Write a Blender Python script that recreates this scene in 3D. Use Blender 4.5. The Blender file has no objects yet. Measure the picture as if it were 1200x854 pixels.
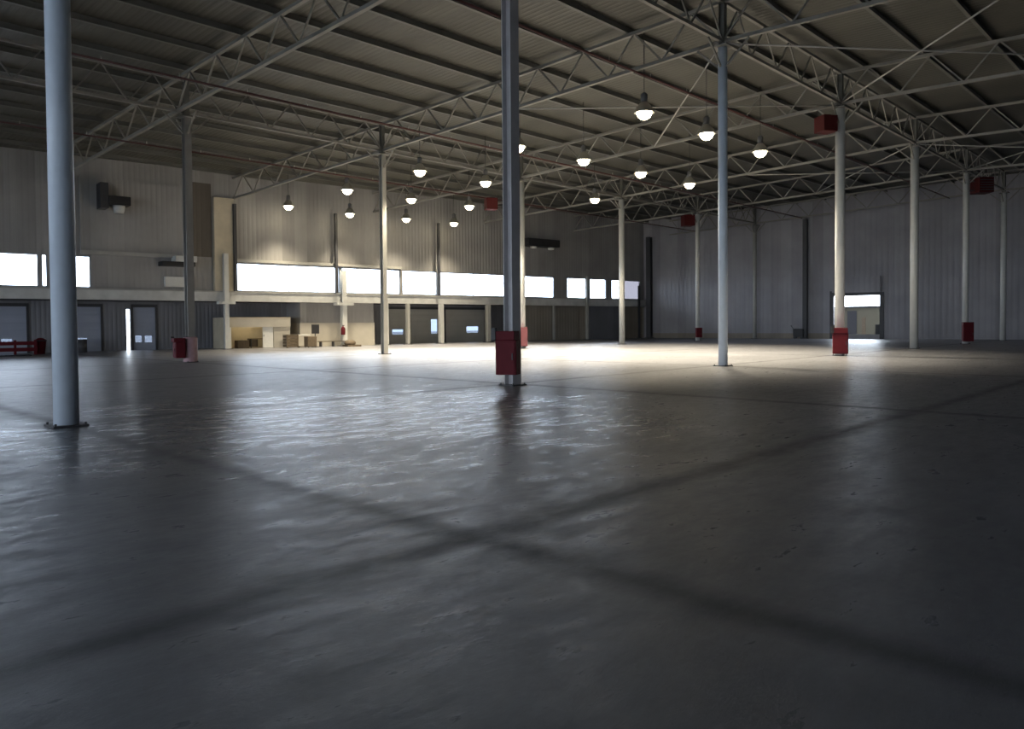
import bpy, math, random
from mathutils import Vector, Matrix
random.seed(7)
C = bpy.context.scene.collection
SC = bpy.context.scene
# ------------------------------------------------------------------ camera
F = 895.0; EYE = 1.72
AZ = math.radians(43.9)
cam_data = bpy.data.cameras.new('camera'); cam = bpy.data.objects.new('camera', cam_data); C.objects.link(cam)
cam_data.sensor_width = 36; cam_data.lens = F/1200*36
PITCH = math.radians(1.4); ROLL = -0.008
cam_data.shift_y = -25.4/1200
cam_data.clip_end = 600
CAMROT = Matrix.Rotation(AZ-math.pi/2, 3, 'Z') @ Matrix.Rotation(math.pi/2-PITCH, 3, 'X') @ Matrix.Rotation(ROLL, 3, 'Z')
cam.matrix_world = Matrix.Translation((0, 0, EYE)) @ CAMROT.to_4x4()
SC.camera = cam
# ------------------------------------------------------------------ world and exposure
SC.view_settings.view_transform = 'Standard'; SC.view_settings.look = 'None'
SC.view_settings.gamma = 1; SC.view_settings.use_curve_mapping = False
SC.view_settings.exposure = 0.0
SKY = 13.0; LAMP_W = 1800.0
w = bpy.data.worlds.new('overcast_sky'); SC.world = w; w.use_nodes = True
bg = w.node_tree.nodes['Background']; bg.inputs[0].default_value = (0.78, 0.88, 1.0, 1); bg.inputs[1].default_value = SKY
SC.cycles.max_bounces = 8; SC.cycles.diffuse_bounces = 5; SC.cycles.transparent_max_bounces = 12
SC.cycles.use_denoising = True
SC.cycles.sample_clamp_indirect = 6

def ray(px, py):
    v = Vector(((px-600)/F, -(py-427+25.4)/F, -1.0))      # the shift lowers the frame
    return CAMROT @ v
def on_height(px, py, h):
    d = ray(px, py); t = (h-EYE)/d.z
    return Vector((d.x*t, d.y*t, h))

# ------------------------------------------------------------------ materials
def mat(name, col, rough=.6, metal=0.0, spec=.5, noise=0.0, nscale=6.0, bump=0.0, bscale=20.0, emit=None, estr=0.0):
    m = bpy.data.materials.new(name); m.use_nodes = True
    nt = m.node_tree; b = nt.nodes['Principled BSDF']
    b.inputs['Base Color'].default_value = (*col, 1); b.inputs['Roughness'].default_value = rough
    b.inputs['Metallic'].default_value = metal; b.inputs['Specular IOR Level'].default_value = spec
    tc = nt.nodes.new('ShaderNodeTexCoord')
    if noise:
        n = nt.nodes.new('ShaderNodeTexNoise'); n.inputs['Scale'].default_value = nscale; n.inputs['Detail'].default_value = 5
        nt.links.new(tc.outputs['Object'], n.inputs['Vector'])
        r = nt.nodes.new('ShaderNodeMapRange'); r.inputs[1].default_value = .3; r.inputs[2].default_value = .7
        r.inputs[3].default_value = 1-noise; r.inputs[4].default_value = 1+noise
        nt.links.new(n.outputs['Fac'], r.inputs[0])
        mx = nt.nodes.new('ShaderNodeVectorMath'); mx.operation = 'SCALE'; mx.inputs[0].default_value = col
        nt.links.new(r.outputs[0], mx.inputs['Scale']); nt.links.new(mx.outputs[0], b.inputs['Base Color'])
    if bump:
        n2 = nt.nodes.new('ShaderNodeTexNoise'); n2.inputs['Scale'].default_value = bscale
        nt.links.new(tc.outputs['Object'], n2.inputs['Vector'])
        bp = nt.nodes.new('ShaderNodeBump'); bp.inputs['Strength'].default_value = bump
        nt.links.new(n2.outputs['Fac'], bp.inputs['Height']); nt.links.new(bp.outputs[0], b.inputs['Normal'])
    if emit:
        b.inputs['Emission Color'].default_value = (*emit, 1); b.inputs['Emission Strength'].default_value = estr
    return m

def ribbed(name, col, pitch=.35, axis=0, strength=.5, vary=.12, rough=.55, depth=.03):
    """profiled metal sheet: ribs across one object axis, slightly different tone per sheet"""
    m = mat(name, col, rough); nt = m.node_tree; b = nt.nodes['Principled BSDF']
    tc = nt.nodes.new('ShaderNodeTexCoord'); sp = nt.nodes.new('ShaderNodeSeparateXYZ'); nt.links.new(tc.outputs['Object'], sp.inputs[0])
    mu = nt.nodes.new('ShaderNodeMath'); mu.operation = 'DIVIDE'; mu.inputs[1].default_value = pitch
    nt.links.new(sp.outputs[axis], mu.inputs[0])
    pp = nt.nodes.new('ShaderNodeMath'); pp.operation = 'PINGPONG'; pp.inputs[1].default_value = .5; nt.links.new(mu.outputs[0], pp.inputs[0])
    rr = nt.nodes.new('ShaderNodeMapRange'); rr.inputs[1].default_value = .1; rr.inputs[2].default_value = .3
    nt.links.new(pp.outputs[0], rr.inputs[0])
    bp = nt.nodes.new('ShaderNodeBump'); bp.inputs['Strength'].default_value = strength; bp.inputs['Distance'].default_value = depth
    nt.links.new(rr.outputs[0], bp.inputs['Height']); nt.links.new(bp.outputs[0], b.inputs['Normal'])
    fl = nt.nodes.new('ShaderNodeMath'); fl.operation = 'DIVIDE'; fl.inputs[1].default_value = 1.05; nt.links.new(sp.outputs[axis], fl.inputs[0])
    f2 = nt.nodes.new('ShaderNodeMath'); f2.operation = 'FLOOR'; nt.links.new(fl.outputs[0], f2.inputs[0])
    wn = nt.nodes.new('ShaderNodeTexWhiteNoise'); wn.noise_dimensions = '1D'; nt.links.new(f2.outputs[0], wn.inputs['W'])
    r = nt.nodes.new('ShaderNodeMapRange'); r.inputs[3].default_value = 1-vary; r.inputs[4].default_value = 1+vary
    nt.links.new(wn.outputs['Value'], r.inputs[0])
    ns = nt.nodes.new('ShaderNodeTexNoise'); ns.inputs['Scale'].default_value = .35; ns.inputs['Detail'].default_value = 4
    nt.links.new(tc.outputs['Object'], ns.inputs['Vector'])
    r2 = nt.nodes.new('ShaderNodeMapRange'); r2.inputs[1].default_value = .3; r2.inputs[2].default_value = .7; r2.inputs[3].default_value = .85; r2.inputs[4].default_value = 1.1
    nt.links.new(ns.outputs['Fac'], r2.inputs[0])
    m2 = nt.nodes.new('ShaderNodeMath'); m2.operation = 'MULTIPLY'; nt.links.new(r.outputs[0], m2.inputs[0]); nt.links.new(r2.outputs[0], m2.inputs[1])
    mx = nt.nodes.new('ShaderNodeVectorMath'); mx.operation = 'SCALE'; mx.inputs[0].default_value = col
    nt.links.new(m2.outputs[0], mx.inputs['Scale']); nt.links.new(mx.outputs[0], b.inputs['Base Color'])
    return m

def concrete_floor():
    m = bpy.data.materials.new('polished_concrete'); m.use_nodes = True
    nt = m.node_tree; N = nt.nodes; L = nt.links; b = N['Principled BSDF']
    tc = N.new('ShaderNodeTexCoord'); sp = N.new('ShaderNodeSeparateXYZ'); L.new(tc.outputs['Object'], sp.inputs[0])
    def noise(scale, detail=5, rough=.55, vec=None):
        n = N.new('ShaderNodeTexNoise'); n.inputs['Scale'].default_value = scale; n.inputs['Detail'].default_value = detail; n.inputs['Roughness'].default_value = rough
        L.new(vec or tc.outputs['Object'], n.inputs['Vector']); return n.outputs['Fac']
    def rng(x, a, bb, c, d):
        r = N.new('ShaderNodeMapRange'); r.inputs[1].default_value = a; r.inputs[2].default_value = bb; r.inputs[3].default_value = c; r.inputs[4].default_value = d
        L.new(x, r.inputs[0]); return r.outputs[0]
    def mth(op, x, y):
        n = N.new('ShaderNodeMath'); n.operation = op
        for k, q in enumerate((x, y)):
            if q is None: continue
            if isinstance(q, (int, float)): n.inputs[k].default_value = q
            else: L.new(q, n.inputs[k])
        return n.outputs[0]
    wob = mth('MULTIPLY', mth('SUBTRACT', noise(1.2, 3), .5), .22)
    def joint(axis, origin, period):
        x = mth('ADD', mth('SUBTRACT', sp.outputs[axis], origin-period/2), wob)
        md = mth('MODULO', mth('ADD', x, period*20), period)
        dist = mth('ABSOLUTE', mth('SUBTRACT', md, period/2), None)
        soft = rng(dist, .02, .28, .62, 1.0)
        return soft
    j1 = joint(0, 4.2, 11.65); j2 = joint(1, 4.5, 10.75)
    jj = mth('MULTIPLY', j1, j2)
    big = rng(noise(.16, 4), .3, .7, .80, 1.16)
    mid = rng(noise(1.1, 6, .65), .3, .7, .86, 1.12)
    fine = rng(noise(9, 6, .7), .3, .7, .90, 1.08)
    v = mth('MULTIPLY', mth('MULTIPLY', mth('MULTIPLY', big, mid), fine), jj)
    mx = N.new('ShaderNodeVectorMath'); mx.operation = 'SCALE'; mx.inputs[0].default_value = FLOOR_COL
    L.new(v, mx.inputs['Scale']); L.new(mx.outputs[0], b.inputs['Base Color'])
    mp = N.new('ShaderNodeMapping'); mp.inputs['Rotation'].default_value = (0, 0, .5); mp.inputs['Scale'].default_value = (1, 2.6, 1); L.new(tc.outputs['Object'], mp.inputs[0])
    rr = rng(noise(1.6, 8, .75, mp.outputs[0]), .38, .62, .27, .45)
    # a patch of traffic-polished concrete with ragged edges
    dx = mth('DIVIDE', mth('SUBTRACT', sp.outputs[0], 8.3), 7.5); dy = mth('DIVIDE', mth('SUBTRACT', sp.outputs[1], 12.2), 7.5)
    dd_ = mth('ADD', mth('SQRT', mth('ADD', mth('MULTIPLY', dx, dx), mth('MULTIPLY', dy, dy)), None), mth('MULTIPLY', mth('SUBTRACT', noise(.5, 6, .7), .5), 2.2))
    worn = rng(dd_, .45, .95, 1, 0)
    rr = mth('SUBTRACT', rr, mth('MULTIPLY', worn, .09))
    L.new(mth('ADD', rr, rng(jj, .5, 1, .12, 0)), b.inputs['Roughness']); L.new(mth('ADD', rng(jj, .69, 1, .18, .34), mth('MULTIPLY', worn, .36)), b.inputs['Specular IOR Level'])
    h = mth('ADD', mth('MULTIPLY', noise(5.0, 8, .75, mp.outputs[0]), .6), mth('MULTIPLY', noise(1.3, 3), .3))
    bp = N.new('ShaderNodeBump'); bp.inputs['Strength'].default_value = .35; bp.inputs['Distance'].default_value = .03
    L.new(h, bp.inputs['Height']); L.new(bp.outputs[0], b.inputs['Normal'])
    return m
FLOOR_COL = (.235, .237, .26)

def glass(name, tint=(.95, .97, 1), gloss=.08, frost=0.0):
    m = bpy.data.materials.new(name); m.use_nodes = True; nt = m.node_tree; nt.nodes.clear()
    o = nt.nodes.new('ShaderNodeOutputMaterial'); t = nt.nodes.new('ShaderNodeBsdfTransparent'); t.inputs[0].default_value = (*tint, 1)
    g = nt.nodes.new('ShaderNodeBsdfGlossy'); g.inputs['Roughness'].default_value = .05
    x = nt.nodes.new('ShaderNodeMixShader'); x.inputs[0].default_value = gloss
    nt.links.new(t.outputs[0], x.inputs[1]); nt.links.new(g.outputs[0], x.inputs[2]); nt.links.new(x.outputs[0], o.inputs[0])
    return m

M = dict(
    floor=concrete_floor(),
    wall_sheet=ribbed('grey_wall_sheet', (.34, .33, .32)),
    wall_right=ribbed('grey_wall_sheet_tall', (.33, .32, .34), pitch=.5),
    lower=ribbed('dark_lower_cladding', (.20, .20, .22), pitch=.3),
    brown=ribbed('brown_lower_cladding', (.27, .235, .19), pitch=.4),
    fascia=mat('pale_concrete_fascia', (.60, .60, .58), .7, noise=.12, nscale=1.5, bump=.2),
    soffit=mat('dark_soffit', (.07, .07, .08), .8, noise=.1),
    roof=ribbed('roof_deck_sheet', (.095, .092, .076), pitch=.3, axis=0, strength=.4),
    steel=mat('pale_painted_steel', (.42, .41, .38), .5, noise=.1, nscale=1.0),
    truss=mat('grey_truss_steel', (.25, .24, .215), .55, noise=.15, nscale=.8),
    purlin=mat('dark_galvanised_purlin', (.15, .15, .135), .5, noise=.15, nscale=.8),
    col_white=mat('off_white_column_paint', (.66, .66, .63), .45, noise=.05, nscale=3),
    col_blue=mat('pale_blue_grey_column_paint', (.62, .70, .80), .42, noise=.05, nscale=3),
    col_grey=mat('grey_column_paint', (.46, .45, .46), .5, noise=.08, nscale=3),
    col_dark=mat('dull_grey_column_paint', (.26, .25, .24), .5, noise=.08, nscale=3),
    red=mat('dark_red_paint', (.105, .010, .016), .65, spec=.2, noise=.08, nscale=4),
    heater=mat('deep_red_heater_paint', (.07, .010, .010), .6, spec=.2),
    gap_shade=ribbed('gap_shade_sheet', (.13, .11, .09)),  # deep brown carries the shade of the gap in its colour
    faded=mat('faded_pink_guard_paint', (.42, .26, .28), .6, noise=.1),
    main=mat('old_red_brown_pipe_paint', (.10, .035, .03), .5, noise=.1),
    pink=mat('faded_red_paint', (.15, .05, .06), .6, spec=.3, noise=.1),
    black=mat('black_metal', (.02, .02, .022), .5),
    dark=mat('dark_grey_metal', (.05, .05, .055), .5, noise=.1),
    conc=mat('concrete_pad', (.35, .34, .33), .85, noise=.1, bump=.3),
    white=mat('white_panel', (.75, .74, .70), .5, noise=.04),
    beige=mat('beige_board', (.58, .51, .38), .7, noise=.08, nscale=1.5),
    plaster=mat('pale_plaster', (.52, .48, .41), .8, noise=.08, nscale=1.0),
    wood=mat('brown_wood', (.11, .08, .05), .7, noise=.2, nscale=8),
    doorg=ribbed('blue_grey_door_panel', (.34, .37, .45), pitch=.55, axis=2, vary=.03),
    doorgreen=ribbed('grey_green_door_panel', (.44, .43, .39), pitch=.55, axis=2, vary=.03),
    frame=mat('window_frame_aluminium', (.40, .41, .43), .4, metal=.3),
    glass=glass('clear_glazing'),
    frosted=glass('milky_polycarbonate', (.22, .21, .22), .03),
    vision=glass('door_vision_panel', (.28, .30, .34), .05),
    reflector=mat('brushed_reflector', (.6, .58, .52), .3, metal=.8),
    lens=mat('lit_lamp_lens', (1, .95, .85), .5, emit=(1, .86, .58), estr=22.0),
    ballast=mat('lamp_ballast_housing', (.12, .12, .12), .5),
    asphalt=mat('yard_paving', (.35, .34, .32), .9, noise=.15, nscale=.5),
    facade=mat('beige_facade', (.115, .105, .075), .9, noise=.1, nscale=.4),
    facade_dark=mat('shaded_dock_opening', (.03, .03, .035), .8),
)

# ------------------------------------------------------------------ mesh helpers
class MB:
    def __init__(s): s.v = []; s.f = []; s.smooth = []
    def box(s, x0, x1, y0, y1, z0, z1):
        b = len(s.v)
        s.v += [(x0,y0,z0),(x1,y0,z0),(x1,y1,z0),(x0,y1,z0),(x0,y0,z1),(x1,y0,z1),(x1,y1,z1),(x0,y1,z1)]
        s.f += [tuple(b+i for i in q) for q in ((0,3,2,1),(4,5,6,7),(0,1,5,4),(1,2,6,5),(2,3,7,6),(3,0,4,7))]
        s.smooth += [False]*6; return s
    def bar(s, p, q, wd, ht=None):
        p = Vector(p); q = Vector(q); ht = ht or wd; d = (q-p).normalized()
        up = Vector((0,0,1)) if abs(d.z) < .95 else Vector((0,1,0))
        a = d.cross(up).normalized()*wd/2; c = a.cross(d).normalized()*ht/2; b = len(s.v)
        for e in (p, q): s.v += [tuple(e-a-c), tuple(e+a-c), tuple(e+a+c), tuple(e-a+c)]
        s.f += [tuple(b+i for i in r) for r in ((0,3,2,1),(4,5,6,7),(0,1,5,4),(1,2,6,5),(2,3,7,6),(3,0,4,7))]
        s.smooth += [False]*6; return s
    def tube(s, p, q, r0, r1=None, n=16, caps=True):
        p = Vector(p); q = Vector(q); r1 = r0 if r1 is None else r1; d = (q-p).normalized()
        up = Vector((0,0,1)) if abs(d.z) < .95 else Vector((1,0,0))
        a = d.cross(up).normalized(); c = d.cross(a).normalized(); b = len(s.v)
        for e, r in ((p, r0), (q, r1)):
            for k in range(n):
                t = 2*math.pi*k/n; s.v.append(tuple(e+a*math.cos(t)*r+c*math.sin(t)*r))
        for k in range(n):
            j = (k+1) % n; s.f.append((b+k, b+j, b+n+j, b+n+k)); s.smooth.append(True)
        if caps:
            s.f.append(tuple(b+k for k in reversed(range(n)))); s.f.append(tuple(b+n+k for k in range(n))); s.smooth += [False, False]
        return s
    def lathe(s, prof, cx=0, cy=0, n=20):
        b = len(s.v); m = len(prof)
        for r, z in prof:
            for k in range(n):
                t = 2*math.pi*k/n; s.v.append((cx+math.cos(t)*r, cy+math.sin(t)*r, z))
        for i in range(m-1):
            for k in range(n):
                j = (k+1) % n; s.f.append((b+i*n+k, b+i*n+j, b+(i+1)*n+j, b+(i+1)*n+k)); s.smooth.append(True)
        return s
    def prism(s, pts, z0, z1):
        b = len(s.v); n = len(pts)
        s.v += [(x, y, z0) for x, y in pts]+[(x, y, z1) for x, y in pts]
        for k in range(n): s.f.append((b+k, b+(k+1) % n, b+n+(k+1) % n, b+n+k)); s.smooth.append(False)
        s.f.append(tuple(b+k for k in reversed(range(n)))); s.f.append(tuple(b+n+k for k in range(n))); s.smooth += [False]*2
        return s
    def build(s, name, material, parent=None, loc=None, rotz=0, bevel=0):
        me = bpy.data.meshes.new(name); me.from_pydata(s.v, [], s.f)
        me.polygons.foreach_set('use_smooth', s.smooth); me.materials.append(material); me.update()
        o = bpy.data.objects.new(name, me); C.objects.link(o)
        if parent is not None: o.parent = parent
        if loc is not None: o.location = loc; o.rotation_euler[2] = rotz
        if bevel:
            bv = o.modifiers.new('bevel', 'BEVEL'); bv.width = bevel; bv.segments = 2; bv.limit_method = 'ANGLE'
        return o
def tag(o, label, cat, group=None, kind=None):
    o['label'] = label; o['category'] = cat
    if group: o['group'] = group
    if kind: o['kind'] = kind
    return o
def thing(name, label, cat, loc=(0,0,0), rotz=0, group=None):
    o = bpy.data.objects.new(name, None); C.objects.link(o); o.empty_display_size = .2
    o.location = loc; o.rotation_euler[2] = rotz
    return tag(o, label, cat, group)
def struct(o):
    o['kind'] = 'structure'; return o

# ------------------------------------------------------------------ layout of the hall
U = lambda lat, z: (lat*math.sin(AZ)+z*math.cos(AZ), z*math.sin(AZ)-lat*math.cos(AZ))
L0 = Vector(U(-32.8, 49)); CR = Vector(U(15.4, 89)); R1 = Vector(U(43.7, 68))
dL = (CR-L0).normalized(); dR = (R1-CR).normalized()
aL = math.atan2(dL.y, dL.x); aR = math.atan2(dR.y, dR.x)
nL = Vector((-dL.y, dL.x)); nR = Vector((-dR.y, dR.x))         # outward normals
SLC = (CR-L0).length
def hit(px, o, d, y=380):
    r = ray(px, y); r2 = Vector((r.x, r.y))
    det = r2.x*(-d.y) - r2.y*(-d.x)                            # t*r2 - s*d = o
    t = (o.x*(-d.y) - o.y*(-d.x))/det
    p = r2*t; return (p-o).dot(d)
def sL(px, off=0.0, y=380): return hit(px, L0+nL*off, dL, y)
def sR(px, off=0.0, y=380): return hit(px, CR+nR*off, dR, y)
RIDGE = 14.9
def roofz(v): return 14.6-.03*abs(v-RIDGE)
def wL(s, off=0.0): p = L0+dL*s+nL*off; return p
def wR(s, off=0.0): p = CR+dR*s+nR*off; return p

# floor
SL_MIN = -46.0
pl0 = wL(SL_MIN); UB = -32.0; VB = -26.0
sRend = 0
while wR(sRend).y > VB: sRend += .5
fl = MB().prism([(UB-1, VB-1), tuple(wR(sRend+1)), tuple(CR), (CR.x-.2, CR.y+4), tuple(wL(SL_MIN, 3.2)), (UB-1, wL(SL_MIN, 3.2).y)], -.3, 0)
fo = fl.build('floor', M['floor']); struct(fo)
# roof deck: two gentle planes meeting over the first row of columns
rb = MB(); t_ = .25
for v0, v1 in ((VB-1, RIDGE), (RIDGE, 70.0)):
    b = len(rb.v)
    for z in (0, t_):
        rb.v += [(UB-1, v0, roofz(v0)+z), (88, v0, roofz(v0)+z), (88, v1, roofz(v1)+z), (UB-1, v1, roofz(v1)+z)]
    rb.f += [tuple(b+i for i in q) for q in ((0,3,2,1),(4,5,6,7),(0,1,5,4),(1,2,6,5),(2,3,7,6),(3,0,4,7))]; rb.smooth += [False]*6
struct(rb.build('ceiling', M['roof']))

def wall_with_holes(name, m, s0, s1, z0, ztop, holes, loc, rot, th=.3, y0=0.0, extra=()):
    """cells around rectangular openings; top follows the roof"""
    mb = MB(); cuts = sorted({s0, s1, *extra, *[c for h in holes for c in h[:2]]}); zs = sorted({z0, *[c for h in holes for c in h[2:]]})
    for a, b in zip(cuts, cuts[1:]):
        zz = zs+[None]
        for c, d in zip(zz, zz[1:]):
            mid = (a+b)/2
            if d is not None:
                if any(h[0]-1e-6 <= a and b <= h[1]+1e-6 and h[2]-1e-6 <= c and d <= h[3]+1e-6 for h in holes): continue
                mb.box(a, b, y0, y0+th, c, d)
            else:
                k = len(mb.v); mb.box(a, b, y0, y0+th, c, 10)
                for i in range(4, 8):
                    x, y, _ = mb.v[k+i]; mb.v[k+i] = (x, y, ztop(x))
    return struct(mb.build(name, m, None, loc, rot))

# ---- left wall : windows above a pale fascia, dock recess below
ZF0, ZF1, ZW0, ZW1 = 3.62, 4.30, 4.42, 6.62
win_px = [(-420, -150), (-140, 47), (49.5, 57.5), (88, 108), (275, 399), (401, 470), (472, 513), (515, 594), (598, 610), (613, 650), (665, 689), (691.5, 711), (717, 727)]
frost_px = [(729, 751)]
holes = [(sL(a), sL(b), ZW0, ZW1) for a, b in win_px+frost_px]
topL = lambda s: roofz(wL(s).y)+.12
locL = (L0.x, L0.y, 0); locR = (CR.x, CR.y, 0)
wall_with_holes('wall_left', M['wall_sheet'], SL_MIN, SLC, ZF0, topL, holes, locL, aL)
struct(MB().box(SL_MIN, SLC-.05, -.28, .0, ZF0, ZF1).build('trim_1', M['fascia'], None, locL, aL))
struct(MB().box(SL_MIN, SLC-.05, -.34, .0, ZF1, ZF1+.10).build('trim_2', M['steel'], None, locL, aL))
struct(MB().box(sL(275), sL(470), -.30, .0, ZW1+.04, ZW1+.26).build('trim_3', M['steel'], None, locL, aL))
for n, (a, b, c, d) in enumerate(holes):
    fr = MB(); t = .09
    fr.box(a, b, .05, .2, c, c+t).box(a, b, .05, .2, d-t, d).box(a, a+t, .05, .2, c, d).box(b-t, b, .05, .2, c, d)
    wdt = b-a; k = max(1, round(wdt/4.0))
    for i in range(1, k): fr.box(a+wdt*i/k-.025, a+wdt*i/k+.025, .07, .16, c+t, d-t)
    f = struct(fr.build('window_%d' % (n+1), M['frame'], None, locL, aL))
    MB().box(a+t, b-t, .10, .115, c+t, d-t).build('pane', M['frosted'] if n >= len(win_px) else M['glass'], f)
    # daylight entrance (portal: guides the sky's light through the opening, gives none itself)
    ld = bpy.data.lights.new('sky_portal', 'AREA'); ld.shape = 'RECTANGLE'; ld.size = b-a; ld.size_y = d-c; ld.cycles.is_portal = True
    lo = bpy.data.objects.new('sky_portal', ld); C.objects.link(lo); p = wL((a+b)/2, .35)
    lo.location = (p.x, p.y, (c+d)/2); lo.rotation_euler = (-math.pi/2, 0, aL)
# dock recess
RD = 3.0
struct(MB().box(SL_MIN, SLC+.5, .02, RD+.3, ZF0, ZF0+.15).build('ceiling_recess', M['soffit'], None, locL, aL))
def li(px): return sL(px, RD)
vis = []   # vision panels in the dock doors (px0, px1, y0, y1)
def zat(px, py, off):        # height seen at a pixel on the left wall plane at an offset
    s = sL(px, off, py); p = wL(s, off); r = ray(px, py); t = Vector((p.x, p.y)).length/Vector((r.x, r.y)).length
    return EYE+r.z*t
def zatR(px, py, off=0):
    s = sR(px, off, py); p = wR(s, off); r = ray(px, py); t = Vector((p.x, p.y)).length/Vector((r.x, r.y)).length
    return EYE+r.z*t
doors = [(-34, 31, 'doorg', [(1, 14)], (397, 404)), (66, 118, 'doorg', [(88, 102)], (396, 401)), (156, 182, 'doorg', [(158.5, 166), (169.5, 178)], (393.5, 401)),
         (452, 476, 'doorgreen', [(460, 473)], (386, 392)), (481, 514, 'doorgreen', [(505.5, 513)], (374, 391)), (522, 568, 'doorgreen', [(547, 561)], (382.5, 390))]
dh = []
dspec = []
for a, b, m, vs, (y0, y1) in doors:
    sa, sb = li(a), li(b); dh.append((sa, sb, 0.0, 3.2))
    dspec.append((sa, sb, m, [(li(p), li(q), max(.25, zat(p, y1, RD)), zat(p, y0, RD)) for p, q in vs]))
slit = (li(148.3), li(152.6), 0.0, 3.05)
dh.append(slit)
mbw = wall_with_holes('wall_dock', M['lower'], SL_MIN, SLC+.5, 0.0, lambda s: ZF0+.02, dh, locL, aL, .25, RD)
for n, (sa, sb, m, vs) in enumerate(dspec):
    # sectional door leaf pierced by its vision panels
    mb = MB(); cuts = sorted({sa, sb, *[c for h in vs for c in h[:2]]}); zs = sorted({-.02, 3.2, *[c for h in vs for c in h[2:]]})
    for a, b in zip(cuts, cuts[1:]):
        for c, d in zip(zs, zs[1:]):
            if any(h[0]-1e-6 <= a and b <= h[1]+1e-6 and h[2]-1e-6 <= c and d <= h[3]+1e-6 for h in vs): continue
            mb.box(a, b, RD+.06, RD+.14, c, d)
    dr = struct(mb.build('door_%d' % (n+1), M[m], None, locL, aL))
    MB().box(sa-.15, sa, RD-.06, RD+.05, 0, 3.3).box(sb, sb+.15, RD-.06, RD+.05, 0, 3.3).box(sa-.15, sb+.15, RD-.06, RD+.05, 3.2, 3.42).build('door_frame', M['dark'], dr)
    for a, b, c, d in vs:
        MB().box(a, b, RD+.09, RD+.10, c, d).build('pane', M['vision'], dr)
for (a, b, c, d) in [slit]+[v for sp_ in dspec for v in sp_[3]]:
    ld = bpy.data.lights.new('sky_portal', 'AREA'); ld.shape = 'RECTANGLE'; ld.size = b-a; ld.size_y = d-c; ld.cycles.is_portal = True
    lo = bpy.data.objects.new('sky_portal', ld); C.objects.link(lo); p = wL((a+b)/2, RD+.4)
    lo.location = (p.x, p.y, (c+d)/2); lo.rotation_euler = (-math.pi/2, 0, aL)
# brown cladding bays near the corner, pale partition in the middle of the recess
for n, (a, b, m) in enumerate([(615, 648, 'brown'), (650, 687, 'brown'), (690, 727, 'lower'), (728, 754, 'brown')]):
    struct(MB().box(sL(a, .3), sL(b, .3), .3, .42, 0, ZF0).build('wall_infill', M[m], None, locL, aL))
pa, pb = sL(352, .3), sL(438, .3)
pw = struct(MB().box(pa, pb, .3, RD, 1.95, ZF0).build('wall_partition', M['wall_sheet'], None, locL, aL))
MB().box(pa-.05, pb+.05, .26, RD, 0, 1.95).build('lower_panel', M['plaster'], pw)
# darker outlined panel of cladding between the two window groups, and the tan pier
struct(MB().box(sL(96), sL(221), -.14, 0, ZW1+.35, 12.0).build('wall_panel', M['wall_sheet'], None, locL, aL))
struct(MB().box(sL(226), sL(249.5), -.05, 0, ZW1+.3, 12.4).build('wall_gap_shade', M['gap_shade'], None, locL, aL))  # dark sheet painted as the shade in the gap beside the panel
struct(MB().box(sL(96), sL(221), -.34, 0, ZW1+.1, ZW1+.35).build('trim_4', M['steel'], None, locL, aL))
struct(MB().box(sL(251), sL(274), -.4, 0, ZF1+.1, 11.4).build('trim_5', M['beige'], None, locL, aL))
struct(MB().box(SLC-.02, SLC+.5, .0, RD+.3, 0, ZF0+.15).build('wall_recess_end', M['brown'], None, locL, aL))
# ---- right wall
DO = (sR(977), sR(1031), .45, zatR(1000, 346.5))
topR = lambda s: roofz(wR(s).y)+.12
wall_with_holes('wall_right', M['wall_right'], 0, sRend+1, 0.0, topR, [DO], locR, aR, extra=((RIDGE-CR.y)/dR.y,))
struct(MB().box(.3, DO[0]-.3, -.06, 0, 0, .55).build('baseboard_right', M['brown'], None, locR, aR))
# portal for the open dock door
ld = bpy.data.lights.new('sky_portal', 'AREA'); ld.shape = 'RECTANGLE'; ld.size = DO[1]-DO[0]; ld.size_y = DO[3]-DO[2]; ld.cycles.is_portal = True
lo = bpy.data.objects.new('sky_portal', ld); C.objects.link(lo); p = wR((DO[0]+DO[1])/2, .4)
lo.location = (p.x, p.y, (DO[2]+DO[3])/2); lo.rotation_euler = (-math.pi/2, 0, aR)
dd = struct(MB().box(DO[0]-.35, DO[0], -.12, .3, 0, DO[3]+.5).box(DO[1], DO[1]+.35, -.12, .3, 0, DO[3]+.3).box(DO[0], DO[1], -.12, .3, DO[3], DO[3]+.3).build('door_7', M['dark'], None, locR, aR))
MB().box(DO[0], DO[1], -.1, .3, .32, DO[2]).build('door_sill', M['conc'], dd)
for a in (DO[0]+.02, DO[1]-.42): MB().box(a, a+.4, .05, .3, DO[2], DO[2]+.95).build('dock_bumper', M['black'], dd)
for k in range(3): MB().box(DO[0]-.1, DO[1]+.1, -.32-.03*k, -.24-.03*k, DO[3]+.35+.5*k, DO[3]+.83+.5*k).build('door_leaf', M['wall_right'], dd)
# ---- walls behind and beside the camera, closing the hall (rear doors and windows are unseen, added for daylight from behind)
vbh = [(b0, b0+5.4, 0.0, 4.0) for b0 in (-22, -14, -6, 2, 10, 18, 26, 34, 42, 50)]  # unseen open doorways, kept low to brighten the near column more than the floor
vbw = [(b0, b0+6.8, ZW0+.9, ZW1+.9) for b0 in (-22, -14, -6, 2, 10, 18, 26, 34, 42, 50)]  # unseen windows above them, added for more light from behind
locB = (UB, VB, 0)
vb_top = lambda s: roofz(VB+s)+.12
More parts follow.
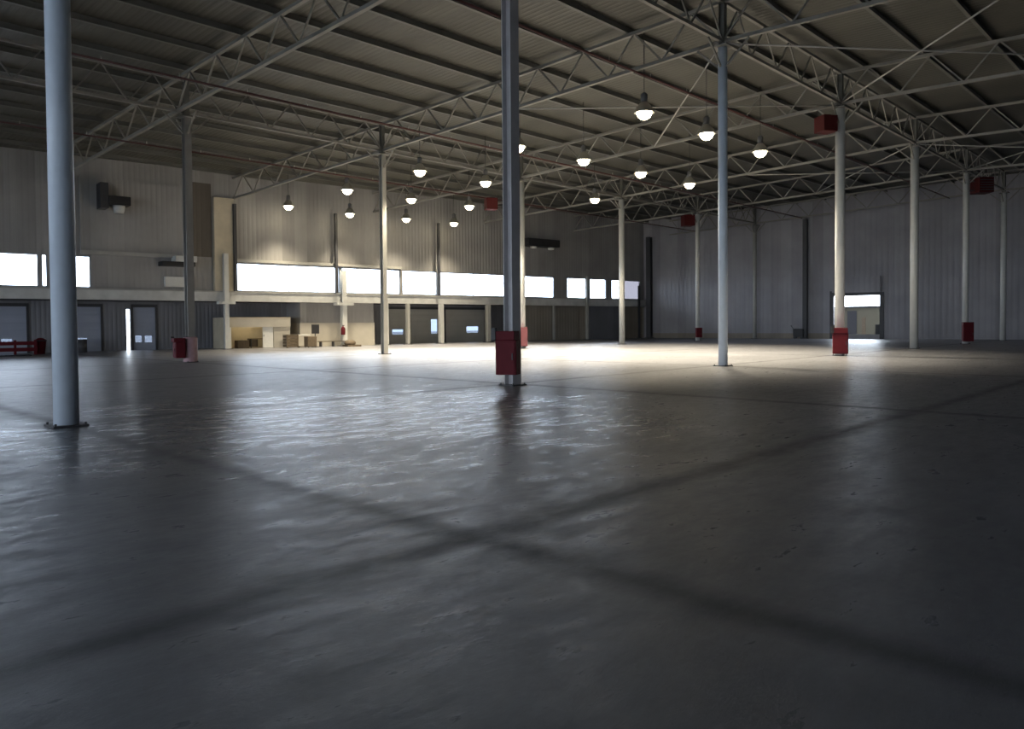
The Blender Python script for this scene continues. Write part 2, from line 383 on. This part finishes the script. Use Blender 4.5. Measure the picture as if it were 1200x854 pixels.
# wall_rear runs along +v: local x = v-VB, outward = -u
hol = [(a-VB, b-VB, c, d) for a, b, c, d in vbh]; holw = [(a-VB, b-VB, c, d) for a, b, c, d in vbw]
wall_with_holes('wall_rear', M['wall_sheet'], 0, wL(SL_MIN).y-VB+8, 0, vb_top, hol+holw, locB, math.pi/2, extra=(RIDGE-VB,))
for n, (a, b, c, d) in enumerate(hol):
    f = struct(MB().box(a-.3, a, -.1, .3, 0, d+.3).box(b, b+.3, -.1, .3, 0, d+.3).box(a, b, -.1, .3, d, d+.3).build('door_%d' % (n+8), M['dark'], None, locB, math.pi/2))
    MB().box(a-.1, b+.1, -.32, -.24, d+.35, d+.83).build('door_leaf', M['doorg'], f)
    ld = bpy.data.lights.new('sky_portal', 'AREA'); ld.shape = 'RECTANGLE'; ld.size = b-a; ld.size_y = d-c; ld.cycles.is_portal = True
    lo = bpy.data.objects.new('sky_portal', ld); C.objects.link(lo)
    lo.location = (UB-.4, VB+(a+b)/2, (c+d)/2); lo.rotation_euler = (-math.pi/2, 0, math.pi/2)
for n, (a, b, c, d) in enumerate(holw):
    t = .09; fr = MB().box(a, b, .05, .2, c, c+t).box(a, b, .05, .2, d-t, d).box(a, a+t, .05, .2, c, d).box(b-t, b, .05, .2, c, d)
    f = struct(fr.build('window_%d' % (len(holes)+n+1), M['frame'], None, locB, math.pi/2))
    MB().box(a+t, b-t, .1, .115, c+t, d-t).build('pane', M['glass'], f)
    ld = bpy.data.lights.new('sky_portal', 'AREA'); ld.shape = 'RECTANGLE'; ld.size = b-a; ld.size_y = d-c; ld.cycles.is_portal = True
    lo = bpy.data.objects.new('sky_portal', ld); C.objects.link(lo)
    lo.location = (UB-.4, VB+(a+b)/2, (c+d)/2); lo.rotation_euler = (-math.pi/2, 0, math.pi/2)
struct(MB().box(UB-1, 88, VB-.3, VB, 0, roofz(VB)+.1).build('wall_front', M['wall_right']))
# ---- yard outside
g = MB().box(-120, 260, -120, 260, -1.25, -1.2).build('ground', M['asphalt']); struct(g)

# ------------------------------------------------------------------ columns
def roof_under(v): return roofz(v)-1.9
def h_section(mb, w_, t, z0, z1, hw=None):
    hw = hw or w_
    mb.box(-w_/2, w_/2, -hw/2, -hw/2+t, z0, z1).box(-w_/2, w_/2, hw/2-t, hw/2, z0, z1).box(-t/2, t/2, -hw/2+t, hw/2-t, z0, z1); return mb
def column(u, v, kind, m, label, r=.2, rot=0.0, group='columns standing on the hall floor'):
    root = thing('steel_column', label, 'column', (u, v, 0), rot, group)
    zt = roof_under(v)
    if kind == 'round': MB().tube((0,0,.03), (0,0,zt-.25), r, n=28).build('shaft', m, root)
    else: h_section(MB(), r*2, .03, .03, zt-.25).build('shaft', m, root)
    MB().box(-.28, .28, -.28, .28, 0, .03).build('base_plate', M['dark'], root)
    b = MB()
    for sx in (-1, 1):
        for sy in (-1, 1): b.tube((sx*.235, sy*.235, .03), (sx*.235, sy*.235, .07), .02, n=6)
    b.build('anchor_bolts', M['dark'], root)
    MB().box(-.34, .34, -.34, .34, zt-.25, zt-.20).build('cap_plate', M['truss'], root)
    h_section(MB(), .24, .025, zt-.20, roofz(v)-.34).build('upper_post', M['purlin'], root)
    bk = MB()
    for sx, sy in ((1,0),(-1,0),(0,1),(0,-1)):
        bk.bar((sx*r*.9, sy*r*.9, zt-1.0), (sx*1.1, sy*1.1, zt-.12), .07)
    bk.build('knee_brace', M['truss'], root)
    return root
G0 = 14.9; G1 = 37.0
columns = {}
columns['A'] = column(4.2, G0, 'round', M['col_blue'], 'large pale blue round column nearest the camera at the left', .20)
columns['B'] = column(15.5, G0, 'h', M['col_grey'], 'dark grey H-section column in mid frame with the large red cabinet at its foot', .17)
columns['C'] = column(27.5, G0, 'round', M['col_blue'], 'slim pale blue-grey round column with bare foot right of the large red cabinet', .18)
columns['G'] = column(39.5, G0, 'round', M['col_white'], 'white round column in front of the open dock door, red cabinet at foot', .235)
columns['I'] = column(51.5, G0, 'round', M['col_white'], 'bare white round column just right of the open dock door', .24)
columns['J'] = column(63.5, G0, 'round', M['col_white'], 'thin white column with small red cabinet at foot, second from right', .21)
columns['K'] = column(75.5, G0, 'round', M['col_white'], 'thin bare whitish column farthest right, close to the grey wall', .22)
columns['D'] = column(15.9, G1, 'h', M['col_dark'], 'dark H-section column with red cabinet in front of the left dock doors', .17)
columns['E'] = column(27.5, G1, 'h', M['steel'], 'thin grey bare column in front of the long bright window', .15)
columns['F'] = column(39.5, G1, 'round', M['col_white'], 'white round column seen directly behind the dark middle column', .23)
columns['H'] = column(51.5, G1, 'round', M['col_white'], 'slim white bare column before the small bright windows near the corner', .23)
columns['L'] = column(63.5, G1, 'round', M['col_white'], 'slim pale column with a red heater near its top, right of the hall corner', .20)
columns['M'] = column(75.0, G1, 'round', M['steel'], 'thin pale column close against the right wall left of the dark pilaster', .20)

# red hose-reel cabinets strapped to the column feet, on the side toward the dock wall
def hose_cabinet(u, v, label, wd, z0, z1, off, ang, strapr=.2, m='red', hood=True, dep=.42):
    ux, vx = u+math.cos(ang)*off, v+math.sin(ang)*off
    root = thing('hose_reel_cabinet', label, 'fire cabinet', (ux, vx, z0), ang-math.pi/2+math.pi, 'red cabinets on the columns')
    h = z1-z0
    # local +y points back at the column, front is -y
    MB().box(-wd/2, wd/2, -dep/2, dep/2, 0, h*.74 if hood else h).build('cabinet_body', M[m], root, bevel=.02)
    MB().box(-wd/2+.04, wd/2-.04, -dep/2-.025, -dep/2, .05, h*.70).build('door', M[m], root, bevel=.006)
    MB().bar((wd/2-.1, -dep/2-.05, h*.32), (wd/2-.1, -dep/2-.05, h*.46), .025).build('door_handle', M['dark'], root)
    if hood:
        MB().box(-wd/2-.07, wd/2-.03, -dep/2-.08, dep/2, h*.74, h*.93).build('hood', M['red'], root, bevel=.015)
        MB().box(-wd/2-.09, -wd/2+.04, -dep/2-.1, -dep/2+.05, h*.74, h).build('hose_nozzle_holder', M['black'], root, bevel=.01)
    MB().box(-strapr, strapr, dep/2, off, h*.25, h*.29).build('mounting_strap', M['dark'], root)
    MB().box(-strapr, strapr, dep/2, off, h*.6, h*.64).build('mounting_strap', M['dark'], root)
    return root
toward = AZ+math.pi      # toward the camera
hose_cabinet(15.5, G0, 'large dark red hood-topped fire cabinet on the dark middle column', .60, .33, 1.62, .42, toward+.25-.55, .14)
hose_cabinet(39.5, G0, 'red fire cabinet at the foot of the column by the open dock door', .72, .10, 1.50, .50, toward-.35, .15)
hose_cabinet(63.5, G0, 'small red cabinet at foot of the second column from the right', .70, .20, 1.60, .46, toward-.2, .15, hood=False)
hose_cabinet(15.9, G1, 'dark red fire cabinet on the left H-section column by the dock doors', .85, .22, 1.25, .50, toward-1.0, .15)
hose_cabinet(63.5, G1, 'small red cabinet at the foot of the slim column right of the corner', .55, .35, 1.25, .42, toward, .15, hood=False)
hose_cabinet(39.5, G1, 'faded red cabinet half hidden behind the large red one', .62, .15, 1.5, .45, toward+.1, .15, m='pink', hood=False)
# faded-red protector on the left H column
pr = thing('column_guard', 'faded pink-red guard wrapped round the foot of the left H-section column', 'guard', (15.9, G1, .03))
MB().lathe([(.33, 0), (.33, 1.15), (.27, 1.2), (.26, 1.15), (.26, 0), (.33, 0)], n=24).build('guard_shell', M['faded'], pr)

# red unit heaters near the column tops
def unit_heater(u, v, z, ang, off, label, s=.9):
    x, y = u+math.cos(ang)*off, v+math.sin(ang)*off
    r = thing('unit_heater', label, 'heater', (x, y, z), ang, 'red unit heaters high on the columns')
    MB().box(-s/2, s/2, -s/2, s/2, 0, s).build('housing', M['heater'], r, bevel=.03)
    f = MB()
    for k in range(5): f.box(-s*.42, s*.42, -s/2-.05, -s/2-.02, s*(.14+.16*k), s*(.2+.16*k))
    f.build('louvre', M['dark'], r)
    MB().lathe([(s*.36, 0), (s*.36, .04), (.05, .06)], n=16).build('fan_guard', M['dark'], r).location.z = s
    for hz in (.8, .2): MB().bar((-s/2, 0, s*hz), (-off+.15, 0, s*hz), .06).build('bracket', M['dark'], r)
    return r
unit_heater(39.5, G0, 11.2, toward-1.3, .85, 'dark red heater high on the white column by the open dock door', .8)
unit_heater(63.5, G0, 11.0, AZ-math.pi/2, 1.15, 'round-looking red heater high on the second column from the right', 1.1)
unit_heater(63.5, G1, 10.7, toward-1.4, .95, 'red heater high on the slim column right of the hall corner', 1.0)
unit_heater(39.5, G1, 9.7, toward-1.3, 2.2, 'red heater high behind the dark middle column', .8)

# ------------------------------------------------------------------ roof steel
GT = 'roof trusses spanning between the column rows'
def truss(p, q, zb, zt, n, label, group, wchord=.14, wweb=.07, name='roof_truss'):
    p = Vector(p); q = Vector(q); ln = (q-p).length; a = math.atan2(q.y-p.y, q.x-p.x)
    z0 = zb(p); r = thing(name, label, 'truss', (p.x, p.y, z0), a, group)
    B = lambda t: Vector((ln*t, 0, zb(p.lerp(q, t))-z0)); T = lambda t: Vector((ln*t, 0, zt(p.lerp(q, t))-z0))
    MB().bar(B(0), B(1), wchord*1.2, wchord).build('bottom_chord', M['truss'], r)
    MB().bar(T(0), T(1), wchord*1.2, wchord).build('top_chord', M['truss'], r)
    for i in range(n):
        t0, tm, t1 = i/n, (i+.5)/n, (i+1)/n
        MB().bar(B(t0), T(tm), wweb).build('web_bar', M['truss'], r)
        MB().bar(T(tm), B(t1), wweb).build('web_bar', M['truss'], r)
    return r
zb = lambda p: roofz(p.y)-1.9; zt = lambda p: roofz(p.y)-.36
us = [4.2, 15.5, 27.5, 39.5, 51.5, 63.5, 75.3]
def ordn(k): return ('first','second','third','fourth','fifth','sixth','seventh','eighth','ninth','tenth','eleventh','twelfth')[k]
def wall_v(u, off=-.1):
    s = (u-L0.x)/dL.x; return wL(s, off).y
for k, u in enumerate(us):
    truss((u, -7.2, 0), (u, G0, 0), zb, zt, 8, ordn(k)+' lattice truss from the near end, in the nearer span above the right side', GT)
    truss((u, G0, 0), (u, G1, 0), zb, zt, 8, ordn(k)+' lattice truss from the near end, in the middle span between the column rows', GT)
    truss((u, G1, 0), (u, wall_v(u), 0), zb, zt, 6, ordn(k)+' lattice truss from the near end, in the span over the dock side', GT)
us2 = [4.2, 15.5, 27.5, 39.5, 51.5, 63.5, 75.3]
for row, v in (('nearer', G0), ('farther', G1)):
    for k in range(6):
        truss((us2[k], v, 0), (us2[k+1], v, 0), zb, zt, 5, ordn(k)+' lengthwise lattice girder from the near end along the '+row+' column row', 'lattice girders along the column rows', .12, .06, 'lattice_girder')
# purlins
def count(n):
    tens = ['', 'ten', 'twenty', 'thirty']; ones = ['', 'first', 'second', 'third', 'fourth', 'fifth', 'sixth', 'seventh', 'eighth', 'ninth', 'tenth', 'eleventh', 'twelfth', 'thirteenth', 'fourteenth', 'fifteenth', 'sixteenth', 'seventeenth', 'eighteenth', 'nineteenth']
    if n < 20: return ones[n]
    if n % 10 == 0: return {20: 'twentieth', 30: 'thirtieth'}[n]
    return tens[n//10]+'-'+ones[n % 10]
v = 60.8; k = 1
while v > VB+1:
    z = roofz(v)
    if v > CR.y: ue = L0.x+dL.x*(v-L0.y)/dL.y-1.6
    else: ue = CR.x+dR.x*(v-CR.y)/dR.y-.4
    if ue > UB+3:
        o = MB().box(UB+.02, ue, v-.04, v+.04, z-.28, z-.012).box(UB+.02, ue, v-.11, v-.04, z-.28, z-.255).build('purlin', M['purlin'])
        tag(o, 'long dark roof purlin under the deck, '+count(k)+' counted from the bright window side', 'purlin', 'roof purlins'); k += 1
    v -= 2.76
# tie rods in plan between trusses
GB = 'crossed bracing rods under the roof'
def rod(u0, v0, u1, v1, lab, dz=0):
    p = Vector((u0, v0, roofz(v0)-1.9+dz)); q = Vector((u1, v1, roofz(v1)-1.9+dz))
    o = MB().tube((0,0,0), tuple(q-p), .035, n=8).build('bracing_rod', M['steel']); o.location = p
    tag(o, lab, 'bracing rod', GB)
for i in (2, 4):
    a, b = us2[i], us2[i+1]
    for (v0, v1, wh) in ((G0, G0+11.05, 'just beyond the nearer column row'), (G0-11.05, G0, 'above the right side')):
        rod(a, v0, b, v1, 'thin pale bracing rod '+wh+' in '+ordn(i-1)+' bay, running outward'); rod(a, v1, b, v0, 'thin pale bracing rod '+wh+' in '+ordn(i-1)+' bay, running back', -.08)
# sprinkler mains
for v, lab in ((G0+4, 'dull red sprinkler main hung under the trusses near the front column row'), (G1-5, 'dull red sprinkler main hung between the two column rows'), (G1+6.5, 'dull red sprinkler main hung nearest the bright windows')):
    r = thing('sprinkler_main', lab, 'pipe', (9, v, roofz(v)-2.05))
    MB().tube((0,0,0), (66,0,0), .045, n=10).build('pipe', M['main'], r)
    for k in range(22):
        MB().tube((1.5+3*k,0,0), (1.5+3*k,0,.18), .02, n=6).build('sprinkler_head', M['reflector'], r)

# ------------------------------------------------------------------ high-bay lamps
GLp = 'lit high-bay lamps hanging from the trusses'
lamps = [(755,131,'largest and brightest hanging lamp, nearest of all'), (828,156,'hanging lamp just left of the slim blue-grey column'), (891,177,'hanging lamp farthest right of the row, right of the slim blue-grey column'),
 (607,171,'hanging lamp at the right edge of the dark middle column'), (684,187,'hanging lamp second in the row right of the dark middle column'), (751,202,'hanging lamp below the brightest lamp'), (808,215,'hanging lamp at the far right end of the second row'),
 (697,233,'hanging lamp low above the small windows near the corner'),
 (492,200,'hanging lamp highest between the thin grey column and the dark middle column'), (569,213,'hanging lamp close left of the dark middle column'), (482,233,'hanging lamp just right of the thin grey column'), (550,241,'hanging lamp lower left of the dark middle column'),
 (532,261,'lowest hanging lamp left of the dark middle column'), (407,222,'upper hanging lamp left of the thin grey column'), (410,250,'lower hanging lamp left of the thin grey column, against the wall'),
 (476,256,'low hanging lamp right beside the thin grey column'), (338,241,'hanging lamp farthest left, against the cladding')]
LZ = 11.0
for px, py, lab in lamps:
    p = on_height(px, py, LZ); s = .9
    dw = (Vector((p.x, p.y))-L0).dot(nL)
    if dw > -2.2:
        q = Vector((p.x, p.y)); r = q.normalized(); q = q - r*((dw+2.2)/r.dot(nL)); 
        kk = q.length/Vector((p.x, p.y)).length; p = Vector((q.x, q.y, EYE+(LZ-EYE)*kk))
    r = thing('high_bay_lamp', lab, 'lamp', p, 0, GLp); sc_ = 1.25
    MB().lathe([(.10, .34), (.16, .30), (.30, .08), (.36, -.04), (.35, -.05), (.28, .07), (.14, .28), (.09, .32)], n=20).build('reflector', M['reflector'], r).scale = (sc_,)*3
    MB().lathe([(.001, -.28), (.11, -.26), (.21, -.19), (.27, -.06), (.27, .05), (.15, .2), (.001, .2)], n=18).build('lens', M['lens'], r).scale = (sc_,)*3
    MB().lathe([(.001, .34), (.12, .34), (.12, .60), (.06, .66), (.001, .66)], n=14).build('ballast', M['ballast'], r).scale = (sc_,)*3
    MB().tube((0,0,.64), (0,0,roofz(p.y)+.01-p.z), .018, n=6).build('hanging_rod', M['dark'], r)
    ld = bpy.data.lights.new('lamp_light', 'SPOT'); ld.energy = LAMP_W*4; ld.color = (1, .87, .64); ld.spot_size = math.radians(96 if dw > -4 else 112); ld.spot_blend = 1.0 if dw > -4 else .6; ld.energy *= .45 if dw > -4 else 1; ld.shadow_soft_size = .3
    lo = bpy.data.objects.new('lamp_light', ld); C.objects.link(lo); lo.parent = r; lo.location = (0, 0, -.55)

# ------------------------------------------------------------------ wall posts along the dock side and pilasters
def wall_post(px, wd, z0, z1, m, lab, off=-.45, head=False):
    p = wL(sL(px, off), off); r = thing('wall_post', lab, 'post', (p.x, p.y, z0), aL, 'posts along the dock wall')
    h_section(MB(), wd, .04, .0, z1-z0).build('post', m, r)
    if z0 < .1: MB().box(-wd, wd, -wd, wd, 0, .04).build('base_plate', M['dark'], r)
    if head: MB().box(-wd*1.8, wd*1.8, -wd*.9, wd*.9, ZF0-.22-z0, ZF0-.02-z0).build('head_plate', M['col_white'], r)
    return r
wall_post(265.5, .34, 0, 7.2, M['col_white'], 'white post beside the beige booth, rising past the fascia', off=-.62, head=True)
wall_post(403, .42, 0, ZF0+2.7, M['col_white'], 'thick white post in front of the pale partition', head=True)
wall_post(453, .28, 0, ZF0-.02, M['col_white'], 'pale post hidden beside the thin grey column')
wall_post(478, .30, 0, ZF0-.02, M['steel'], 'greyish post between the two green dock doors')
wall_post(517, .38, 0, ZF0-.02, M['col_white'], 'bright white post right of the tall door window')
wall_post(572, .38, 0, ZF0-.02, M['steel'], 'pale post just left of the large red cabinet')
wall_post(649, .20, 0, ZF0-.02, M['steel'], 'thin grey post between brown cladding bays')
wall_post(688, .26, 0, ZF0+3.2, M['steel'], 'thin grey post in front of the small corner windows')
wall_post(749, .20, 0, ZF0+2.4, M['dark'], 'thin dark post at the last milky window')
for px, lab in ((277, 'dark upright rising from the left end of the long window'), (395, 'dark upright above the long window left of the thin grey column'), (515, 'dark upright above the long window, mid way to the middle column')):
    wall_post(px, .22, ZF1+.1, 11.0, M['dark'], lab, off=-.5)
def pilaster(px, wd, lab, m='dark', off=-.32):
    p = wR(sR(px, off), off); r = thing('pilaster', lab, 'pilaster', (p.x, p.y, 0), aR, 'dark pilasters on the right wall')
    h_section(MB(), wd, .05, 0, roofz(p.y)-1.95, wd).build('shaft', M[m], r); MB().box(-wd*.8, wd*.8, -wd*.55, wd*.5, 0, .05).build('base_plate', M['dark'], r)
pilaster(943.5, .42, 'dark pilaster standing against the right wall left of the open door')
pilaster(761, .55, 'dark pilaster in the far corner of the hall')

# ------------------------------------------------------------------ equipment fixed on the left wall
def wall_thing(name, px, pyb, off, lab, cat):
    s = sL(px, off, pyb); p = wL(s, off); z = zat(px, pyb, off)
    return thing(name, lab, cat, (p.x, p.y, z), aL)
r = wall_thing('air_handler', 131, 243, -1.0, 'dark air unit bracketed high on the cladding left of the H-section column', 'air unit')
MB().box(-.25, 1.1, -.5, .5, .15, .75).build('housing', M['black'], r, bevel=.03)
MB().box(-.75, -.25, -.35, .9, -.1, 1.6).build('wall_bracket', M['dark'], r)
MB().lathe([(.001, -.35), (.3, -.35), (.38, .0), (.38, .15), (.001, .15)], cx=.45, n=18).build('outlet', M['fascia'], r)
r = wall_thing('duct_unit', 207, 312, -.6, 'dark flat duct unit on the wall just left of the H-section column', 'duct')
MB().box(-1.1, 1.2, -.45, .6, 0, .32).build('duct_body', M['black'], r, bevel=.03)
MB().box(-.2, 1.3, -.5, .6, .32, .75).build('cowl', M['fascia'], r, bevel=.03)
r = wall_thing('electrical_cabinet', 210, 337, -.15, 'pale flat electrical cabinet on the wall above the fascia', 'cabinet')
MB().box(-1.0, .95, -.15, .15, .05, .78).build('cabinet_body', M['white'], r, bevel=.02)
MB().box(-.98, -.03, -.17, -.15, .08, .75).build('door', M['white'], r); MB().box(.0, .93, -.17, -.15, .08, .75).build('door', M['white'], r)
r = wall_thing('ceiling_duct', 634, 292, -.8, 'dark duct box with two pale lamps high right of the white middle column', 'duct')
MB().box(-2.1, 2.2, -.5, .8, .25, 1.0).build('duct_body', M['black'], r, bevel=.04)
for dx in (-1.1, 1.3):
    MB().lathe([(.001, -.05), (.3, 0), (.35, .2), (.001, .26)], cx=dx, cy=-.1, n=16).build('lamp_head', M['white'], r)

# ------------------------------------------------------------------ beige booth
b0, b1 = sL(264, -.15), sL(340, -.15); bw = b1-b0; p = wL(b0, -.15)
bo = thing('booth', 'beige open-fronted booth with a white door, standing under the fascia', 'booth', (p.x, p.y, 0), aL)
BH = 2.35
MB().box(0, bw, 2.7, 2.8, 0, BH).build('back_wall', M['beige'], bo)
MB().box(0, .12, 0, 2.8, 0, BH).build('side_wall', M['beige'], bo)
MB().box(bw-1.35, bw, 0, .12, 0, BH-.7).box(bw-.1, bw, .12, 2.8, 0, BH).build('side_wall', M['plaster'], bo)
MB().box(.12, bw-.0, -.08, .12, BH-.7, BH).build('header_board', M['plaster'], bo)
MB().box(0, bw, -.1, 2.8, BH, BH+.06).build('booth_roof', M['beige'], bo)
xd = sL(314, -.15)-b0
d = MB().box(xd-.42, xd+.42, .02, .07, .03, BH-.7).build('door', M['white'], bo)
MB().bar((xd-.35, -.02, .9), (xd-.35, -.02, 1.05), .03).build('door_handle', M['dark'], d)
xx = sL(268.5, -.15)-b0; MB().box(xx-.1, xx+.14, -.05, .1, 0, BH-.7).build('corner_post', M['white'], bo)
bl = MB().box(bw*.35, bw*.6, 1.2, 1.5, BH-.12, BH-.04).build('strip_light', mat('booth_strip_light', (1,.9,.7), emit=(1,.85,.55), estr=12), bo)
def booth_item(name, px, w_, h_, d_, m, lab, cat, off):
    p = wL(sL(px, off), off); r = thing(name, lab, cat, (p.x, p.y, 0), aL); return r
r = booth_item('desk', 303, 0, 0, 0, 0, 'small brown desk inside the open beige booth', 'desk', 1.2)
MB().box(-.8, .8, -.35, .35, .70, .74).build('desk_top', M['wood'], r)
for sx in (-.75, .75):
    for sy in (-.3, .3): MB().box(sx-.03, sx+.03, sy-.03, sy+.03, 0, .70).build('leg', M['dark'], r)
MB().box(-.7, -.2, -.3, .3, .1, .68).build('drawer_unit', M['wood'], r)
r = booth_item('cardboard_box', 283, 0, 0, 0, 0, 'brown box standing on the booth floor left of the desk', 'box', 1.0)
MB().box(-.45, .45, -.35, .35, 0, .62).build('carton', M['wood'], r, bevel=.01); MB().box(-.45, .45, -.04, .04, .62, .625).build('tape', M['beige'], r)

# ------------------------------------------------------------------ loose things along the dock side
def loose(name, px, off, lab, cat, group=None, z=0):
    p = wL(sL(px, off), off); return thing(name, lab, cat, (p.x, p.y, z), aL, group)
r = loose('wooden_crate', 340, -1.1, 'brown wooden crate standing right beside the booth', 'crate')
# planked crate
q = MB()
for k in range(4): q.box(-.45, .45, -.4, -.36, .06+.24*k, .27+.24*k).box(-.45, .45, .36, .4, .06+.24*k, .27+.24*k).box(-.45, -.41, -.36, .36, .06+.24*k, .27+.24*k).box(.41, .45, -.36, .36, .06+.24*k, .27+.24*k)
q.build('planks', M['wood'], r); MB().box(-.46, .46, -.41, .41, 1.02, 1.06).build('lid', M['wood'], r)
for sx in (-.44, .44): MB().box(sx-.05, sx+.05, -.44, -.40, 0, 1.02).build('corner_batten', M['wood'], r)
r = loose('storage_bin', 353.5, -.9, 'pale grey bin with lid between the booth and the dark screen', 'bin')
MB().box(-.5, .5, -.4, .4, .1, .95).build('bin_body', M['plaster'], r, bevel=.04); MB().box(-.53, .53, -.43, .43, .95, 1.03).build('lid', M['white'], r, bevel=.02)
for sx in (-.4, .4): MB().tube((sx, -.3, .08), (sx+.06, -.3, .08), .08, n=10).build('wheel', M['black'], r)
r = loose('tool_cabinet', 363.5, -2.3, 'dark brown waist-high tool cabinet below the dark screen', 'cabinet')
MB().box(-.38, .38, -.35, .35, .08, .88).build('cabinet_body', M['wood'], r, bevel=.015)
for k in range(3): MB().box(-.34, .34, -.37, -.35, .12+.25*k, .34+.25*k).build('drawer', M['wood'], r)
for sx in (-.3, .3):
    for sy in (-.28, .28): MB().tube((sx-.02, sy, .04), (sx+.02, sy, .04), .04, n=8).build('castor', M['black'], r)
r = loose('control_screen', 369.5, -1.2, 'black control panel on a thin stand in front of the pale partition', 'control panel')
MB().box(-.30, .30, -.08, .08, .78+.3, 1.62+.2).build('panel', M['black'], r, bevel=.015); MB().tube((0,.05,0), (0,.05,1.2), .04, n=8).build('stand', M['dark'], r); MB().box(-.25, .25, -.2, .25, 0, .04).build('foot', M['dark'], r)
r = loose('wooden_pallet', 412, -2.2, 'flat wooden pallet lying before the white post', 'pallet')
for k in range(5): MB().box(-.6+.26*k, -.44+.26*k, -.5, .5, .12, .145).build('deck_board', M['wood'], r)
for y in (-.45, 0, .45): MB().box(-.6, .6, y-.05, y+.05, 0, .12).build('bearer', M['wood'], r)
r = loose('sack', 410, -2.2, 'brown sagging sack lying on the wooden pallet', 'sack', z=.145)
MB().lathe([(.001, 0), (.42, .0), (.50, .10), (.46, .26), (.28, .36), (.001, .38)], n=16).build('sack_body', M['wood'], r).scale = (1, .75, 1)
r = loose('bench', 390, -.7, 'low pale bench along the foot of the pale partition', 'bench')
MB().box(-1.3, 1.3, -.2, .2, .40, .45).build('bench_seat', M['wood'], r)
for sx in (-1.1, 0, 1.1): MB().box(sx-.04, sx+.04, -.18, .18, 0, .40).build('leg', M['dark'], r)
r = loose('fire_extinguisher', 402, -.78, 'red extinguisher hanging on the thick white post', 'fire extinguisher', z=.95)
MB().lathe([(.001, 0), (.16, .0), (.18, .04), (.18, .52), (.12, .62), (.05, .66), (.04, .74), (.001, .74)], n=16).build('cylinder_body', M['red'], r)
MB().box(-.04, .12, -.03, .03, .74, .80).build('valve', M['black'], r); MB().box(-.05, .05, .1, .2, .2, .45).build('wall_hook', M['dark'], r)
# left edge : red guard rail, red bin, black mat, dark bin
r = loose('guard_rail', 4, -.6, 'low red guard rail before the dock door at the left edge', 'guard rail')
for k, sx in enumerate((-1.6, -.5, .6, 1.7)): MB().box(sx-.07, sx+.07, -.07, .07, 0, .95).build('rail_post', M['red'], r)
MB().box(-1.7, 1.8, -.12, -.07, .62, .86).build('rail', M['red'], r); MB().box(-1.7, 1.8, -.12, -.07, .22, .46).build('rail', M['red'], r)
r = loose('waste_bin', 47, -.2, 'dark red waste bin between the left-edge rail and the big pale blue column', 'bin')
MB().lathe([(.001, 0), (.24, 0), (.33, .85), (.36, .86), (.34, .92), (.15, 1.05), (.001, 1.07)], n=18).build('bin_body', M['red'], r); MB().lathe([(.345, .84), (.37, .86), (.37, .9), (.345, .92)], n=18).build('rim', M['black'], r)
r = loose('dock_plate', 8, -2.6, 'black dock plate lying flat on the floor at the left edge', 'dock plate')
MB().box(-1.2, 1.2, -.6, .6, 0, .05).build('plate', M['black'], r, bevel=.01); MB().bar((-.2, -.65, .07), (.2, -.65, .07), .03).build('plate_handle', M['dark'], r)
r = loose('dark_drum', 96, 1.0, 'dark drum standing just right of the big pale blue column', 'drum')
MB().lathe([(.001, 0), (.29, 0), (.30, .03), (.29, .3), (.305, .32), (.29, .34), (.29, .6), (.305, .62), (.29, .64), (.30, .9), (.001, .88)], n=20).build('drum_body', M['dark'], r); MB().lathe([(.001, .885), (.05, .885), (.05, .92), (.001, .92)], cx=.15, n=10).build('bung', M['black'], r)
# small dark machine on the right wall
p = wR(sR(936, -.5), -.5); r = thing('floor_scrubber', 'small black cart parked at the foot of the dark pilaster', 'cart', (p.x, p.y, 0), aR)
MB().box(-.5, .5, -.3, .3, .2, 1.0).build('cart_body', M['black'], r, bevel=.05)
for sx in (-.35, .35):
    for sy in (-.27, .27): MB().tube((sx, sy-.03, .12), (sx, sy+.03, .12), .12, n=12).build('wheel', M['dark'], r)
MB().bar((-.5, 0, .95), (-.75, 0, 1.3), .04).bar((-.75, -.25, 1.3), (-.75, .25, 1.3), .04).build('push_handle', M['dark'], r)

# ------------------------------------------------------------------ outside the open dock door
def outp(px, off): return wR(sR(px, off), off)
OFF = 9.0
a = outp(955, OFF); s0, s1 = sR(960, OFF), sR(1060, OFF); hb = zatR(1000, 361, OFF)
r = thing('yard_building', 'low beige building across the yard, seen through the open dock door', 'building', (a.x, a.y, -1.2), aR)
w0 = (Vector(outp(960, OFF))-a).dot(dR); w1 = (Vector(outp(1060, OFF))-a).dot(dR); H = hb+1.2
MB().box(w0, w1, 0, 8, 0, H).build('wall', M['facade'], r)
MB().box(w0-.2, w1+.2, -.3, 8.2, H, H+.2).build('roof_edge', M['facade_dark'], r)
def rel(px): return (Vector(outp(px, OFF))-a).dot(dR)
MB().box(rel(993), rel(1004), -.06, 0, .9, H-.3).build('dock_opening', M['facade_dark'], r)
MB().box(rel(1010), rel(1014.5), -.06, 0, .9, H-1.0).build('doorway', M['wood'], r)
